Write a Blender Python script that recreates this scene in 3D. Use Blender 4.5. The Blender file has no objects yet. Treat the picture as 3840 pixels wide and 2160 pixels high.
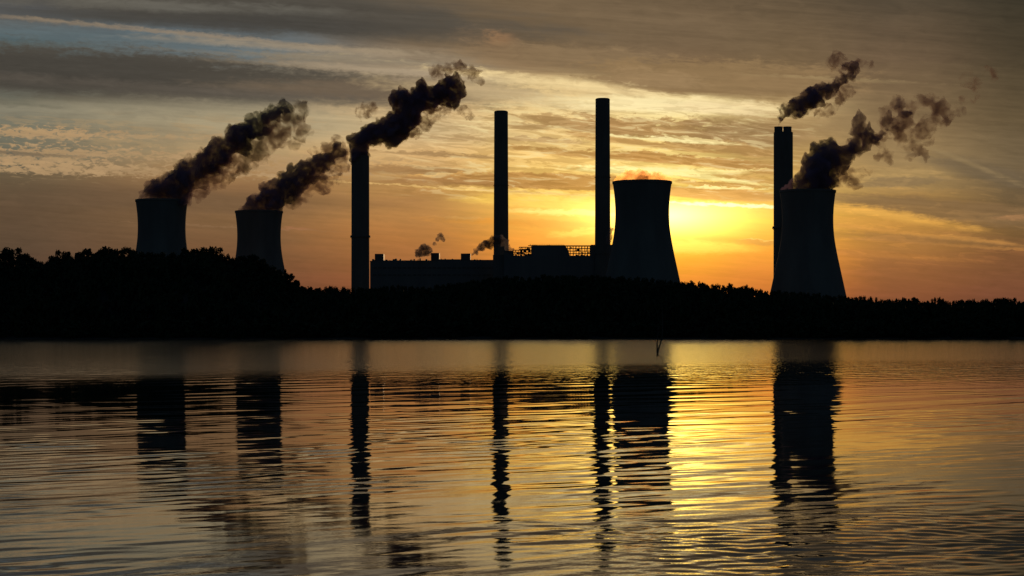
import bpy, math, random
import numpy as np
from mathutils import Vector, noise as mnoise

S = bpy.context.scene
COL = S.collection
F = 4795.0          # focal length in photo units (the photo taken as 2576 wide)
HOR = 833.0         # horizon row in photo units
CAMZ = 3.0

# ---------------------------------------------------------------- camera
cd = bpy.data.cameras.new("camera"); cam = bpy.data.objects.new("camera", cd); COL.objects.link(cam)
cam.location = (0, 0, CAMZ); cam.rotation_euler = (math.radians(90), 0, 0)
cd.sensor_width = 36; cd.lens = 36 * F / 2576; cd.shift_y = (HOR - 724.5) / 2576
cd.clip_start = 0.5; cd.clip_end = 60000
S.camera = cam
S.view_settings.view_transform = 'Standard'; S.view_settings.look = 'None'
S.view_settings.exposure = 0; S.view_settings.gamma = 1
S.render.engine = 'CYCLES'
S.cycles.use_denoising = True
S.cycles.max_bounces = 5; S.cycles.volume_bounces = 2; S.cycles.transparent_max_bounces = 24
S.cycles.volume_max_steps = 256
S.cycles.sample_clamp_indirect = 4

# ---------------------------------------------------------------- node helper
def lin(c):
    return tuple(((x / 255 / 12.92) if x / 255 <= .04045 else ((x / 255 + .055) / 1.055) ** 2.4) for x in c[:3]) + (1,)

class NB:
    def __init__(s, tree): s.t = tree
    def node(s, typ, **kw):
        n = s.t.nodes.new(typ)
        for k, v in kw.items(): setattr(n, k, v)
        return n
    def put(s, sock, v):
        if isinstance(v, bpy.types.NodeSocket): s.t.links.new(v, sock)
        else: sock.default_value = v
    def m(s, op, a, b=None, c=None, clamp=False):
        n = s.node('ShaderNodeMath', operation=op, use_clamp=clamp)
        s.put(n.inputs[0], a)
        if b is not None: s.put(n.inputs[1], b)
        if c is not None: s.put(n.inputs[2], c)
        return n.outputs[0]
    def vm(s, op, a, b=None):
        n = s.node('ShaderNodeVectorMath', operation=op)
        s.put(n.inputs[0], a)
        if b is not None: s.put(n.inputs[1], b)
        return n.outputs['Value'] if op in ('DOT_PRODUCT', 'LENGTH') else n.outputs[0]
    def xyz(s, x, y, z=0.0):
        n = s.node('ShaderNodeCombineXYZ')
        s.put(n.inputs[0], x); s.put(n.inputs[1], y); s.put(n.inputs[2], z)
        return n.outputs[0]
    def sep(s, v):
        n = s.node('ShaderNodeSeparateXYZ'); s.put(n.inputs[0], v); return n.outputs
    def mr(s, v, a, b, c=0.0, d=1.0, smooth=True):
        n = s.node('ShaderNodeMapRange', interpolation_type='SMOOTHSTEP' if smooth else 'LINEAR')
        for i, x in enumerate((v, a, b, c, d)): s.put(n.inputs[i], x)
        return n.outputs[0]
    def noise(s, v, scale=1.0, detail=4, rough=.5, dist=0.0, lac=2.0):
        n = s.node('ShaderNodeTexNoise')
        s.put(n.inputs['Vector'], v); n.inputs['Scale'].default_value = scale
        n.inputs['Detail'].default_value = detail; n.inputs['Roughness'].default_value = rough
        n.inputs['Distortion'].default_value = dist; n.inputs['Lacunarity'].default_value = lac
        return n.outputs[0]
    def mix(s, f, a, b, blend='MIX'):
        n = s.node('ShaderNodeMix', data_type='RGBA', blend_type=blend)
        s.put(n.inputs[0], f); s.put(n.inputs[6], a); s.put(n.inputs[7], b)
        return n.outputs[2]
    def ramp(s, f, stops):
        n = s.node('ShaderNodeValToRGB'); r = n.color_ramp
        while len(r.elements) < len(stops): r.elements.new(.5)
        for e, (p, c) in zip(r.elements, stops): e.position = p; e.color = c
        s.put(n.inputs[0], f); return n.outputs[0]

# ---------------------------------------------------------------- world: sunset sky and clouds
SUN_U, SUN_V = 1645.0, 556.0
sun_az = math.atan((SUN_U - 1288) / F); sun_el = math.atan((HOR - SUN_V) / F)
W = bpy.data.worlds.new("World"); S.world = W; W.use_nodes = True
nt = W.node_tree; nt.nodes.clear(); b = NB(nt)
geo = b.node('ShaderNodeTexCoord').outputs['Generated']
dx, dy, dz = b.sep(geo)[0:3]
dyc = b.m('MAXIMUM', dy, .12)
u = b.m('MULTIPLY_ADD', b.m('DIVIDE', dx, dyc), F, 1288.0)
v = b.m('MULTIPLY_ADD', b.m('DIVIDE', dz, dyc), -F, HOR)
# streaky noise fields in direction space (clouds seen at a low angle are drawn out sideways)
nA = b.noise(b.xyz(b.m('MULTIPLY', u, 1 / 260), b.m('MULTIPLY', b.m('MULTIPLY_ADD', u, -.05, v), 1 / 42)), 1, 5, .55, .6)
nB = b.noise(b.xyz(b.m('MULTIPLY', u, 1 / 62), b.m('MULTIPLY', b.m('MULTIPLY_ADD', u, -.06, v), 1 / 17), 3.3), 1, 5, .6, .8)
nC = b.noise(b.xyz(b.m('MULTIPLY', u, 1 / 420), b.m('MULTIPLY', b.m('MULTIPLY_ADD', u, -.07, v), 1 / 11), 7.7), 1, 4, .6, .3)
nD = b.noise(b.xyz(b.m('MULTIPLY', u, 1 / 20), b.m('MULTIPLY', b.m('MULTIPLY_ADD', u, -.03, v), 1 / 8), 1.7), 1, 4, .6, .5)
cA = b.m('SUBTRACT', nA, .5); cB = b.m('SUBTRACT', nB, .5); cC = b.m('SUBTRACT', nC, .5); cD = b.m('SUBTRACT', nD, .5)
wv = b.m('ADD', b.m('MULTIPLY_ADD', cA, 55.0, v), b.m('MULTIPLY_ADD', cB, 26.0, b.m('MULTIPLY', cC, 22.0)))
wu = b.m('MULTIPLY_ADD', cA, 90.0, u)
VA, VB = -300.0, 900.0
t = b.mr(wv, VA, VB, smooth=False)
cols = [
 (0,    [(-300, (60,62,66)), (0, (84,84,84)), (60, (94,96,94)), (85, (84,100,104)), (110, (88,100,100)), (250, (112,108,92)), (275, (128,122,104)), (330, (112,110,94)), (400, (112,106,88)), (440, (104,88,66)), (520, (96,76,56)), (620, (92,72,54)), (760, (84,58,46))]),
 (600,  [(-300, (62,64,68)), (0, (90,86,78)), (70, (100,112,118)), (140, (108,118,120)), (165, (126,118,102)), (262, (146,134,110)), (300, (164,146,114)), (380, (170,144,104)), (430, (166,128,84)), (470, (142,106,70)), (560, (126,94,62)), (650, (118,82,54)), (760, (110,66,46))]),
 (1050, [(-300, (70,64,58)), (0, (104,92,76)), (110, (122,104,82)), (150, (150,132,108)), (215, (174,150,118)), (260, (212,180,132)), (330, (228,192,136)), (400, (220,176,116)), (450, (182,138,82)), (520, (188,134,76)), (600, (176,116,62)), (700, (150,90,54)), (780, (128,70,46))]),
 (1380, [(-300, (78,66,54)), (0, (112,92,68)), (120, (128,104,76)), (165, (156,128,92)), (195, (216,186,132)), (240, (242,210,148)), (330, (246,208,136)), (400, (246,202,120)), (440, (238,196,110)), (500, (246,196,92)), (560, (238,164,64)), (620, (240,150,56)), (760, (210,110,50))]),
 (1700, [(-300, (72,60,48)), (0, (104,86,64)), (150, (128,102,74)), (225, (150,120,82)), (250, (252,226,160)), (290, (252,226,156)), (360, (250,218,136)), (430, (252,220,130)), (500, (254,214,96)), (560, (255,214,70)), (620, (252,176,40)), (700, (232,138,48)), (780, (205,110,50))]),
 (1930, [(-300, (66,56,44)), (0, (98,82,62)), (150, (120,98,70)), (240, (146,118,80)), (262, (200,170,118)), (295, (188,156,106)), (330, (164,134,90)), (420, (200,160,94)), (480, (224,180,96)), (560, (248,184,66)), (640, (240,152,54)), (700, (218,126,52)), (780, (190,98,50))]),
 (2250, [(-300, (60,52,42)), (0, (86,74,58)), (150, (108,88,66)), (300, (132,108,76)), (400, (158,130,88)), (470, (160,128,80)), (540, (196,142,66)), (600, (176,122,62)), (660, (154,100,56)), (730, (140,84,52)), (800, (120,68,46))]),
 (2576, [(-300, (46,42,36)), (0, (60,54,42)), (150, (76,65,48)), (300, (98,82,58)), (400, (114,96,70)), (500, (106,86,60)), (580, (120,90,54)), (650, (124,82,50)), (740, (120,74,50)), (800, (100,58,44))]),
]
sky = None
for i, (cu, st) in enumerate(cols):
    c = b.ramp(t, [((p - VA) / (VB - VA), lin(k)) for p, k in st])
    sky = c if sky is None else b.mix(b.mr(wu, float(cols[i - 1][0]), float(cu)), sky, c)
P = b.xyz(b.m('MULTIPLY_ADD', cB, 55.0, b.m('MULTIPLY_ADD', cD, 34.0, u)), b.m('MULTIPLY_ADD', cB, 16.0, b.m('MULTIPLY_ADD', cD, 16.0, v)), 1.0)
def feature(cx, cy, hw, hh, ang, color, op=1.0, soft=.5, aA=.8, aB=.5, aD=0.0):
    """one cloud bank: an elongated patch of sky whose outline is broken by the noise fields"""
    global sky
    a = math.radians(ang); c, s = math.cos(a), math.sin(a)
    p = b.vm('DOT_PRODUCT', P, (c / hw, s / hw, -(cx * c + cy * s) / hw))
    q = b.vm('DOT_PRODUCT', P, (-s / hh, c / hh, -(-cx * s + cy * c) / hh))
    d = b.vm('LENGTH', b.xyz(p, q))
    if aA: d = b.m('MULTIPLY_ADD', cA, -aA * 2, d)
    if aB: d = b.m('MULTIPLY_ADD', cB, -aB * 2, d)
    if aD: d = b.m('MULTIPLY_ADD', cD, -aD * 2, d)
    f = b.mr(d, 1 + soft, 1 - soft, 0.0, op)
    sky = b.mix(f, sky, lin(color))
# upper left cloud banks
feature(1480, 60, 420, 90, 3, (116,97,73), .8, .7, .3, .2)
feature(600, 18, 700, 62, 4.5, (78,73,65), .92, .4, .5, .25)
feature(230, 92, 400, 20, 5.5, (94,104,106), .6, .6, .3, .2)
feature(520, 52, 420, 24, 2.5, (68,65,60), .7, .6, .6, .2)
feature(330, 12, 360, 12, 2, (108,104,94), .6, .8, .8, .5)
feature(420, 80, 450, 5, 5.4, (156,134,106), .6, .9, .4, .6)
feature(760, 118, 330, 9, 3.6, (160,142,116), .7, .8, .5, .5)
feature(120, 178, 1130, 64, 3.0, (79,73,64), .95, .42, .45, .5, .3)
feature(30, 175, 560, 48, 2.0, (63,60,55), .55, .5, .5, .3)
feature(950, 228, 360, 24, 2.0, (112,96,78), .85, .5, .6, .4)
feature(420, 222, 560, 12, 4.0, (92,84,74), .6, .9, 1.0, .8)
feature(980, 178, 300, 10, 4.0, (176,156,128), .7, .8, .7, .5)
feature(900, 150, 330, 7, 3.0, (142,128,106), .7, .8, .7, .5)
feature(720, 310, 520, 34, 3, (158,148,120), .5, .8, .6, .2)
# small lit cloudlets on the left
for (x, y, w, h, o) in ((90, 336, 150, 9, .8), (300, 340, 230, 7, .55), (190, 385, 210, 10, .85), (90, 402, 170, 12, .8), (330, 430, 330, 9, .7), (120, 425, 150, 10, .75), (560, 395, 130, 10, .6), (700, 425, 200, 12, .6), (780, 400, 160, 8, .5)):
    feature(x, y, w, h * 1.2, 2, (176,144,104), o, .5, .6, 1.2, 3.0)
feature(60, 388, 130, 5, 3, (96,88,74), .7, .6, .4, .8, .8)
feature(250, 500, 700, 30, 1, (98,78,58), .5, .7, .8, .2)
# band of pale thin cloud either side of the middle
feature(1230, 235, 230, 20, 6, (214,186,138), .6, .7, .9, .7)
feature(1255, 100, 34, 16, 0, (158,118,82), .6, .9, .3, 1.0, .5)
feature(1280, 140, 90, 34, 20, (146,116,84), .55, .9, .6, .8, .3)
feature(1450, 150, 260, 34, 4, (136,112,82), .85, .5, .4, .6, .3)
feature(1800, 196, 330, 44, 2, (142,115,80), .95, .3, .3, .6, .4)
feature(1640, 200, 120, 22, 5, (152,124,88), .9, .4, .3, .8, .4)
feature(1500, 222, 330, 12, 7, (246,218,158), .8, .8, 1.0, 1.0, .3)
feature(1640, 262, 250, 20, 2, (255,234,176), .9, .6, .6, .5)
feature(1830, 272, 150, 15, 3, (240,214,160), .8, .6, .5, .6)
feature(2100, 198, 170, 4, 3, (160,136,96), .5, .9, .4, 1.0, .6)
# broken darker clouds in front of the glow
feature(1420, 305, 150, 17, 5, (192,156,102), .9, .25, .6, 1.3, .3)
feature(1330, 318, 60, 9, 5, (188,152,100), .85, .3, .6, 1.0, .4)
feature(1520, 322, 170, 18, 7, (186,148,96), .92, .25, .6, 1.2, .3)
feature(1690, 328, 190, 26, 5, (184,144,92), .95, .22, .5, 1.1, .3)
feature(1870, 338, 160, 34, 3, (164,132,90), .9, .4, .5, .5, .1)
feature(1640, 362, 200, 9, 7, (196,150,90), .85, .3, .6, 1.2, .4)
feature(1810, 368, 170, 14, 8, (182,142,88), .9, .3, .5, .9, .3)
feature(1330, 350, 110, 6, 4, (192,156,106), .8, .4, .6, 1.2, .6)
feature(1080, 345, 170, 5, 3, (180,146,102), .6, .5, .6, 1.2, .6)
feature(1690, 352, 120, 5, 4, (255,238,170), .9, .4, .4, 1.2, .6)
feature(1750, 350, 70, 4, 8, (250,226,160), .9, .4, .4, 1.0, .5)
feature(1480, 388, 200, 10, 5, (192,146,84), .9, .25, .4, .9, .3)
feature(1720, 402, 240, 13, 5, (194,144,82), .95, .2, .3, .6, .2)
feature(1890, 420, 90, 16, 6, (186,142,84), .8, .4, .4, .6, .2)
feature(1090, 388, 170, 6, 3, (170,134,90), .75, .4, .6, 1.2, .6)
feature(1020, 428, 170, 11, 1, (160,120,76), .8, .4, .7, .8, .3)
feature(1130, 440, 80, 4, -2, (230,176,100), .8, .5, .5, 1.0, .6)
feature(1390, 456, 300, 21, 1.5, (190,140,78), .98, .14, .1, .12)
feature(1100, 455, 200, 9, 2, (166,122,76), .7, .5, .4, .5, .2)
feature(1800, 486, 150, 17, 4, (212,156,88), .95, .2, .35, .5, .1)
feature(1800, 463, 130, 6, 3, (198,150,86), .85, .3, .4, .9, .4)
feature(1870, 448, 110, 9, 8, (204,158,92), .8, .4, .5, .8, .3)
feature(1640, 430, 190, 9, 1.5, (255,240,160), 1.0, .4, .4, .6, .2)
feature(1780, 446, 150, 6, 7, (255,238,160), .95, .4, .4, .8, .3)
feature(1800, 472, 120, 3.5, 2, (255,236,160), .9, .4, .5, 1.4, 1.2)
feature(1800, 432, 110, 4, -3, (255,232,150), .8, .5, .5, 1.0, .5)
feature(1820, 515, 150, 4, 3, (255,246,190), 1.0, .5, .3, .3)
feature(1380, 486, 300, 5, 3, (253,212,120), .85, .5, .3, .4)
feature(1130, 472, 330, 1.8, 3.3, (232,188,118), .8, .7, .1, .15)
feature(560, 570, 240, 1.5, 2.6, (142,108,76), .5, .8, .2, .3)
feature(740, 576, 40, 3, 2, (160,108,74), .6, .8, .2, .5)
feature(1170, 548, 50, 4, 2, (216,162,90), .7, .7, .4, .6)
feature(1400, 508, 200, 14, 2, (252,206,96), .8, .5, .4, .4)
feature(1440, 535, 130, 7, 2, (255,232,130), .8, .6, .4, .6)
feature(1370, 562, 230, 9, 2, (228,150,60), .8, .6, .4, .4)
feature(1470, 585, 70, 8, -6, (255,206,90), .7, .6, .4, .5)
feature(1760, 603, 190, 12, 2, (236,156,50), .7, .6, .4, .4)
feature(1740, 622, 130, 14, 1, (255,214,84), .8, .6, .4, .4)
feature(1920, 610, 50, 7, 2, (204,140,66), .7, .5, .5, 1.4)
feature(1915, 603, 45, 2, 2, (250,190,96), .8, .5, .3, .8)
# right hand cloud streaks
feature(2200, 445, 190, 16, -4, (178,146,94), .5, .7, .6, .6, .2)
feature(2260, 458, 110, 11, -3, (136,112,78), .85, .35, .3, .3)
feature(2480, 432, 180, 22, 14, (108,92,70), .75, .6, .7, .6, .3)
feature(2400, 395, 170, 6, 22, (150,126,88), .5, .8, .6, .8, .4)
feature(2170, 500, 200, 12, 3, (150,120,78), .7, .6, .5, .5)
feature(2400, 530, 320, 30, 4, (126,98,66), .85, .4, .5, .3)
feature(2230, 540, 170, 12, 9, (232,172,80), .8, .7, .6, .7, .3)
feature(2150, 560, 120, 14, 2, (208,148,70), .6, .7, .6, .6)
feature(2280, 586, 230, 5, 6, (206,144,70), .7, .7, .5, .7)
feature(2350, 612, 330, 4, 4, (184,126,66), .6, .7, .6, .7)
feature(2300, 600, 260, 10, 4, (142,104,62), .5, .7, .6, .7)
feature(2220, 640, 180, 7, 4, (186,122,62), .6, .7, .6, .7)
feature(2560, 548, 45, 5, 0, (168,122,80), .6, .7, .3, .8)
# a layer of small broken clouds across the bright middle and fainter ones over the rest
nE = b.noise(b.xyz(b.m('MULTIPLY', u, 1 / 105), b.m('MULTIPLY', b.m('MULTIPLY_ADD', u, -.07, v), 1 / 15), 11.1), 1, 6, .62, .9)
eu = b.m('MULTIPLY', b.mr(u, 820.0, 1250.0), b.mr(u, 2150.0, 1850.0))
ev = b.m('MULTIPLY', b.mr(v, 225.0, 300.0), b.mr(v, 520.0, 470.0))
ef = b.m('MULTIPLY', b.m('MULTIPLY', eu, ev), b.mr(nE, .495, .55, 0.0, .72))
sky = b.mix(ef, sky, b.mix(1.0, sky, (.70, .66, .60, 1), 'MULTIPLY'))
ef2 = b.m('MULTIPLY', b.m('MULTIPLY', eu, ev), b.mr(nE, .46, .38, 0.0, .35))
sky = b.mix(ef2, sky, lin((255, 236, 172)))
el_ = b.m('MULTIPLY', b.m('MULTIPLY', b.mr(u, 1150.0, 800.0), b.mr(v, 270.0, 320.0)), b.mr(v, 480.0, 420.0))
sky = b.mix(b.m('MULTIPLY', el_, b.mr(nE, .52, .60, 0.0, .35)), sky, lin((176, 146, 104)))
er_ = b.m('MULTIPLY', b.m('MULTIPLY', b.mr(u, 1950.0, 2200.0), b.mr(v, 380.0, 450.0)), b.mr(v, 720.0, 640.0))
sky = b.mix(b.m('MULTIPLY', er_, b.mr(nE, .52, .62, 0.0, .5)), sky, b.mix(1.0, sky, (1.35, 1.3, 1.2, 1), 'MULTIPLY'))
# fine brightness variation of the thin cloud everywhere
va = b.m('ADD', b.m('MULTIPLY_ADD', cC, .40, 1.0), b.m('MULTIPLY_ADD', cB, .36, b.m('MULTIPLY', cA, .25)))
sky = b.mix(1.0, sky, b.xyz(va, va, va), 'MULTIPLY')
# glare of the hidden sun, brighter than the picture can show
gv = b.m('MULTIPLY_ADD', cB, 14.0, b.m('MULTIPLY_ADD', u, -.03, v))
ds = b.vm('LENGTH', b.xyz(b.m('MULTIPLY_ADD', u, 1 / 138, -1668 / 138), b.m('MULTIPLY_ADD', v, 1 / 40, -542 / 40)))
d2 = b.vm('LENGTH', b.xyz(b.m('MULTIPLY_ADD', u, 1 / 2.4, -1665 / 2.4), b.m('SUBTRACT', v, 560.0)))
g1 = b.m('POWER', 2.718, b.m('MULTIPLY', b.m('POWER', ds, 1.5), -1.0))
g1 = b.m('MULTIPLY', g1, b.mr(gv, 446.0, 466.0, .05, 1.0))
g2 = b.m('POWER', 2.718, b.m('MULTIPLY', b.m('DIVIDE', d2, 78.0), -1.0))
gl = b.vm('ADD', b.vm('MULTIPLY', b.xyz(g1, g1, g1), (4.2, 2.7, .62)), b.vm('MULTIPLY', b.xyz(g2, g2, g2), (.62, .34, .04)))
sky = b.vm('ADD', sky, gl)
# away from the sunset: the physical sky
nish = b.node('ShaderNodeTexSky', sky_type='NISHITA')
nish.sun_disc = False; nish.sun_elevation = sun_el; nish.sun_rotation = sun_az
nish.air_density = 1.2; nish.dust_density = 2.0; nish.ozone_density = 2.0
ns = b.vm('MULTIPLY', nish.outputs[0], (.018, .024, .032))
front = b.m('MULTIPLY', b.mr(dy, .35, .8), b.mr(dz, .42, .18))
sky = b.mix(front, ns, sky)
bg = b.node('ShaderNodeBackground'); b.put(bg.inputs[0], sky); bg.inputs[1].default_value = 1.0
out = b.node('ShaderNodeOutputWorld'); nt.links.new(bg.outputs[0], out.inputs[0])
W.cycles.sampling_method = 'MANUAL'; W.cycles.sample_map_resolution = 1024

sd = bpy.data.lights.new("sun", 'SUN'); sun = bpy.data.objects.new("sun", sd); COL.objects.link(sun)
sd.energy = .7; sd.angle = math.radians(.5); sd.color = (1, .62, .3)
sdir = Vector((math.sin(sun_az) * math.cos(sun_el), math.cos(sun_az) * math.cos(sun_el), math.sin(sun_el)))
sun.rotation_euler = sdir.to_track_quat('Z', 'Y').to_euler(); sun.location = (0, 0, 600)

# ---------------------------------------------------------------- materials
def new_mat(name):
    m = bpy.data.materials.new(name); m.use_nodes = True; m.node_tree.nodes.clear(); return m, NB(m.node_tree)
def principled(name, c1, c2, scale, rough=.8, stretch=(1, 1, 1), metal=0.0):
    m, n = new_mat(name)
    co = n.node('ShaderNodeTexCoord').outputs['Object']
    f = n.noise(n.vm('MULTIPLY', co, stretch), scale, 5, .6)
    p = n.node('ShaderNodeBsdfPrincipled'); n.put(p.inputs['Base Color'], n.mix(n.mr(f, .3, .7), (*c1, 1), (*c2, 1)))
    p.inputs['Roughness'].default_value = rough; p.inputs['Metallic'].default_value = metal
    o = n.node('ShaderNodeOutputMaterial'); n.t.links.new(p.outputs[0], o.inputs[0]); return m
M_conc = principled('tower_concrete', (.20, .19, .18), (.29, .28, .26), .03, .9, (1, 1, .25))
M_chim = principled('chimney_concrete', (.17, .16, .15), (.25, .24, .22), .05, .9, (1, 1, .2))
M_clad = principled('building_cladding', (.16, .17, .18), (.22, .22, .22), .05, .6, (1, 1, .1))
M_steel = principled('painted_steel', (.10, .10, .11), (.16, .15, .14), .3, .6)
M_leaf = principled('foliage', (.035, .055, .022), (.055, .075, .03), .4, .9)
M_bark = principled('bark', (.07, .055, .045), (.11, .09, .07), 2, .95, (3, 3, .5))
M_earth = principled('earth', (.05, .045, .03), (.09, .075, .05), .08, 1.0)
M_drift = principled('weathered_wood', (.10, .085, .07), (.16, .14, .12), 5, .9, (4, 4, .6))

def smoke_mat(name, dens, alb, absorb, scale, lo, hi, floor=0.0, step=.2, g=.3):
    m, n = new_mat(name)
    co = n.node('ShaderNodeTexCoord').outputs['Object']
    f = n.noise(co, scale, 4, .58, 1.1)
    d = n.mr(f, lo, hi, dens * floor, dens)
    sc = n.node('ShaderNodeVolumeScatter'); sc.inputs['Color'].default_value = (*alb, 1); sc.inputs['Anisotropy'].default_value = g
    ab = n.node('ShaderNodeVolumeAbsorption'); ab.inputs['Color'].default_value = (*absorb, 1)
    n.put(sc.inputs['Density'], d); n.put(ab.inputs['Density'], d)
    ad = n.node('ShaderNodeAddShader'); n.t.links.new(sc.outputs[0], ad.inputs[0]); n.t.links.new(ab.outputs[0], ad.inputs[1])
    o = n.node('ShaderNodeOutputMaterial'); n.t.links.new(ad.outputs[0], o.inputs['Volume'])
    # the outer skin of the steam lets everything through (a hair less at its densest tufts)
    tr = n.node('ShaderNodeBsdfTransparent'); n.put(tr.inputs[0], n.mix(n.mr(f, .45, .75), (1, 1, 1, 1), (.97, .96, .97, 1)))
    n.t.links.new(tr.outputs[0], o.inputs['Surface'])
    m.cycles.volume_step_rate = step
    return m

# ---------------------------------------------------------------- object helpers
def tag(o, label=None, cat=None, group=None, kind=None):
    if label: o['label'] = label
    if cat: o['category'] = cat
    if group: o['group'] = group
    if kind: o['kind'] = kind
    return o
def empty(name, loc=(0, 0, 0)):
    o = bpy.data.objects.new(name, None); o.location = loc; COL.objects.link(o); return o
class MB:
    def __init__(s): s.v = []; s.f = []
    def add(s, vs, fs):
        k = len(s.v); s.v += [tuple(p) for p in vs]; s.f += [tuple(i + k for i in f) for f in fs]
    def box(s, x0, x1, y0, y1, z0, z1):
        s.add([(x0,y0,z0),(x1,y0,z0),(x1,y1,z0),(x0,y1,z0),(x0,y0,z1),(x1,y0,z1),(x1,y1,z1),(x0,y1,z1)],
              [(0,3,2,1),(4,5,6,7),(0,1,5,4),(1,2,6,5),(2,3,7,6),(3,0,4,7)])
    def bar(s, a, c, r0, r1=None, n=6):
        r1 = r0 if r1 is None else r1
        a, c = Vector(a), Vector(c); d = (c - a).normalized()
        e = d.cross(Vector((0, 0, 1)) if abs(d.z) < .9 else Vector((1, 0, 0))).normalized(); g = d.cross(e)
        vs = []
        for p, r in ((a, r0), (c, r1)):
            for i in range(n):
                w = 2 * math.pi * i / n; vs.append(p + e * (math.cos(w) * r) + g * (math.sin(w) * r))
        s.add(vs, [(i, (i + 1) % n, n + (i + 1) % n, n + i) for i in range(n)] + [tuple(range(n))[::-1], tuple(range(n, 2 * n))])
    def lathe(s, prof, n=64, closed=False):
        """prof: list of (radius, z); closed joins last ring to first (a hollow shell)"""
        k = len(s.v); m = len(prof)
        for r, z in prof:
            for i in range(n):
                w = 2 * math.pi * i / n; s.v.append((r * math.cos(w), r * math.sin(w), z))
        for j in range(m if closed else m - 1):
            a, c = k + j * n, k + ((j + 1) % m) * n
            for i in range(n): s.f.append((a + i, a + (i + 1) % n, c + (i + 1) % n, c + i))
        if not closed:
            s.f.append(tuple(k + i for i in range(n))[::-1]); s.f.append(tuple(k + (m - 1) * n + i for i in range(n)))
    def build(s, name, mat, parent=None, smooth=False):
        me = bpy.data.meshes.new(name); me.from_pydata(s.v, [], s.f); me.update()
        if smooth: me.polygons.foreach_set('use_smooth', [True] * len(me.polygons))
        me.materials.append(mat); o = bpy.data.objects.new(name, me); COL.objects.link(o)
        if parent: o.parent = parent
        return o
def X(uu, D): return (uu - 1288) / F * D
def Z(vv, D): return CAMZ + (HOR - vv) / F * D

# ---------------------------------------------------------------- terrain
SKY_PTS = [(-600,660),(-300,640),(-120,650),(0,633),(17,624),(29,631),(41,625),(54,634),(78,645),(98,653),(112,667),(118,660),(135,641),(151,631),(159,636),(169,633),(183,643),(190,651),(203,634),(220,626),(234,636),(254,626),(271,621),(298,626),(305,633),(315,623),(339,626),(355,634),(440,633),(464,624),(479,632),(491,623),(518,623),(542,621),(557,631),(564,645),(572,638),(579,650),(596,643),(633,638),(660,651),(690,675),(714,677),(728,687),(751,714),(772,719),(794,726),(809,717),(833,716),(860,719),(872,724),(890,722),(973,716),(1062,719),(1156,706),(1244,694),(1312,692),(1380,689),(1447,689),(1549,694),(1650,697),(1708,704),(1744,707),(1767,706),(1794,712),(1817,716),(1832,710),(1850,719),(1880,716),(1904,724),(1934,726),(2030,734),(2125,742),(2137,746),(2164,742),(2184,742),(2210,746),(2237,752),(2264,744),(2284,747),(2294,754),(2302,746),(2314,756),(2340,751),(2360,747),(2387,757),(2404,752),(2427,752),(2444,751),(2464,754),(2487,747),(2495,757),(2505,746),(2527,747),(2550,747),(2567,756),(2700,750),(3000,744),(3400,752)]
su = np.array([p[0] for p in SKY_PTS], float); sv = np.array([p[1] for p in SKY_PTS], float)
def skyline(uu): return float(np.interp(uu, su, sv))
gu = np.arange(-600, 3401, 10.0); gs = np.interp(gu, su, sv)
kern = np.exp(-(np.arange(-8, 9) / 4.0) ** 2); kern /= kern.sum()
gsm = np.convolve(np.pad(gs, 8, mode='edge'), kern, 'valid')
RIDGE = 900.0; SHORE = 716.0
def sm(a, c, x):
    x = min(1, max(0, (x - a) / (c - a))); return x * x * (3 - 2 * x)
def terr(x, y):
    uu = 1288 + x / RIDGE * F
    hr = max(2.5, CAMZ + (HOR - float(np.interp(uu, gu, gsm))) / F * RIDGE - 15.0)
    sh = SHORE + 5 * mnoise.noise(Vector((x * .012, 0, 0)))
    if y < sh: return -4 * sm(0, 12, sh - y) + .0
    h = .5 * sm(0, 6, y - sh) + (hr - .5) * sm(sh + 3, 880, y)
    if y > 930: h = h + (6.0 - h) * sm(930, 1250, y)
    return h + .8 * mnoise.noise(Vector((x * .03, y * .03, 5))) * sm(0, 20, y - sh)
xs = [-30000, -12000, -5000, -2500, -1500, -1000] + list(np.arange(-700, 701, 10.0)) + [1000, 1500, 2500, 5000, 12000, 30000]
ys = [-20000, -6000, -2000, -600, 0, 400, 650] + list(np.arange(700, 760, 3.0)) + list(np.arange(760, 1000, 8.0)) + [1030, 1080, 1150, 1250, 1500, 2000, 3000, 4500, 8000, 15000, 40000]
g = MB(); nx = len(xs)
for y in ys:
    for x in xs: g.v.append((x, y, terr(x, y)))
for j in range(len(ys) - 1):
    for i in range(nx - 1):
        a = j * nx + i; g.f.append((a, a + 1, a + nx + 1, a + nx))
tag(g.build('ground', M_earth, smooth=True), 'dark wooded far shore rising to a low hill on the left', kind='structure')

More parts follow.
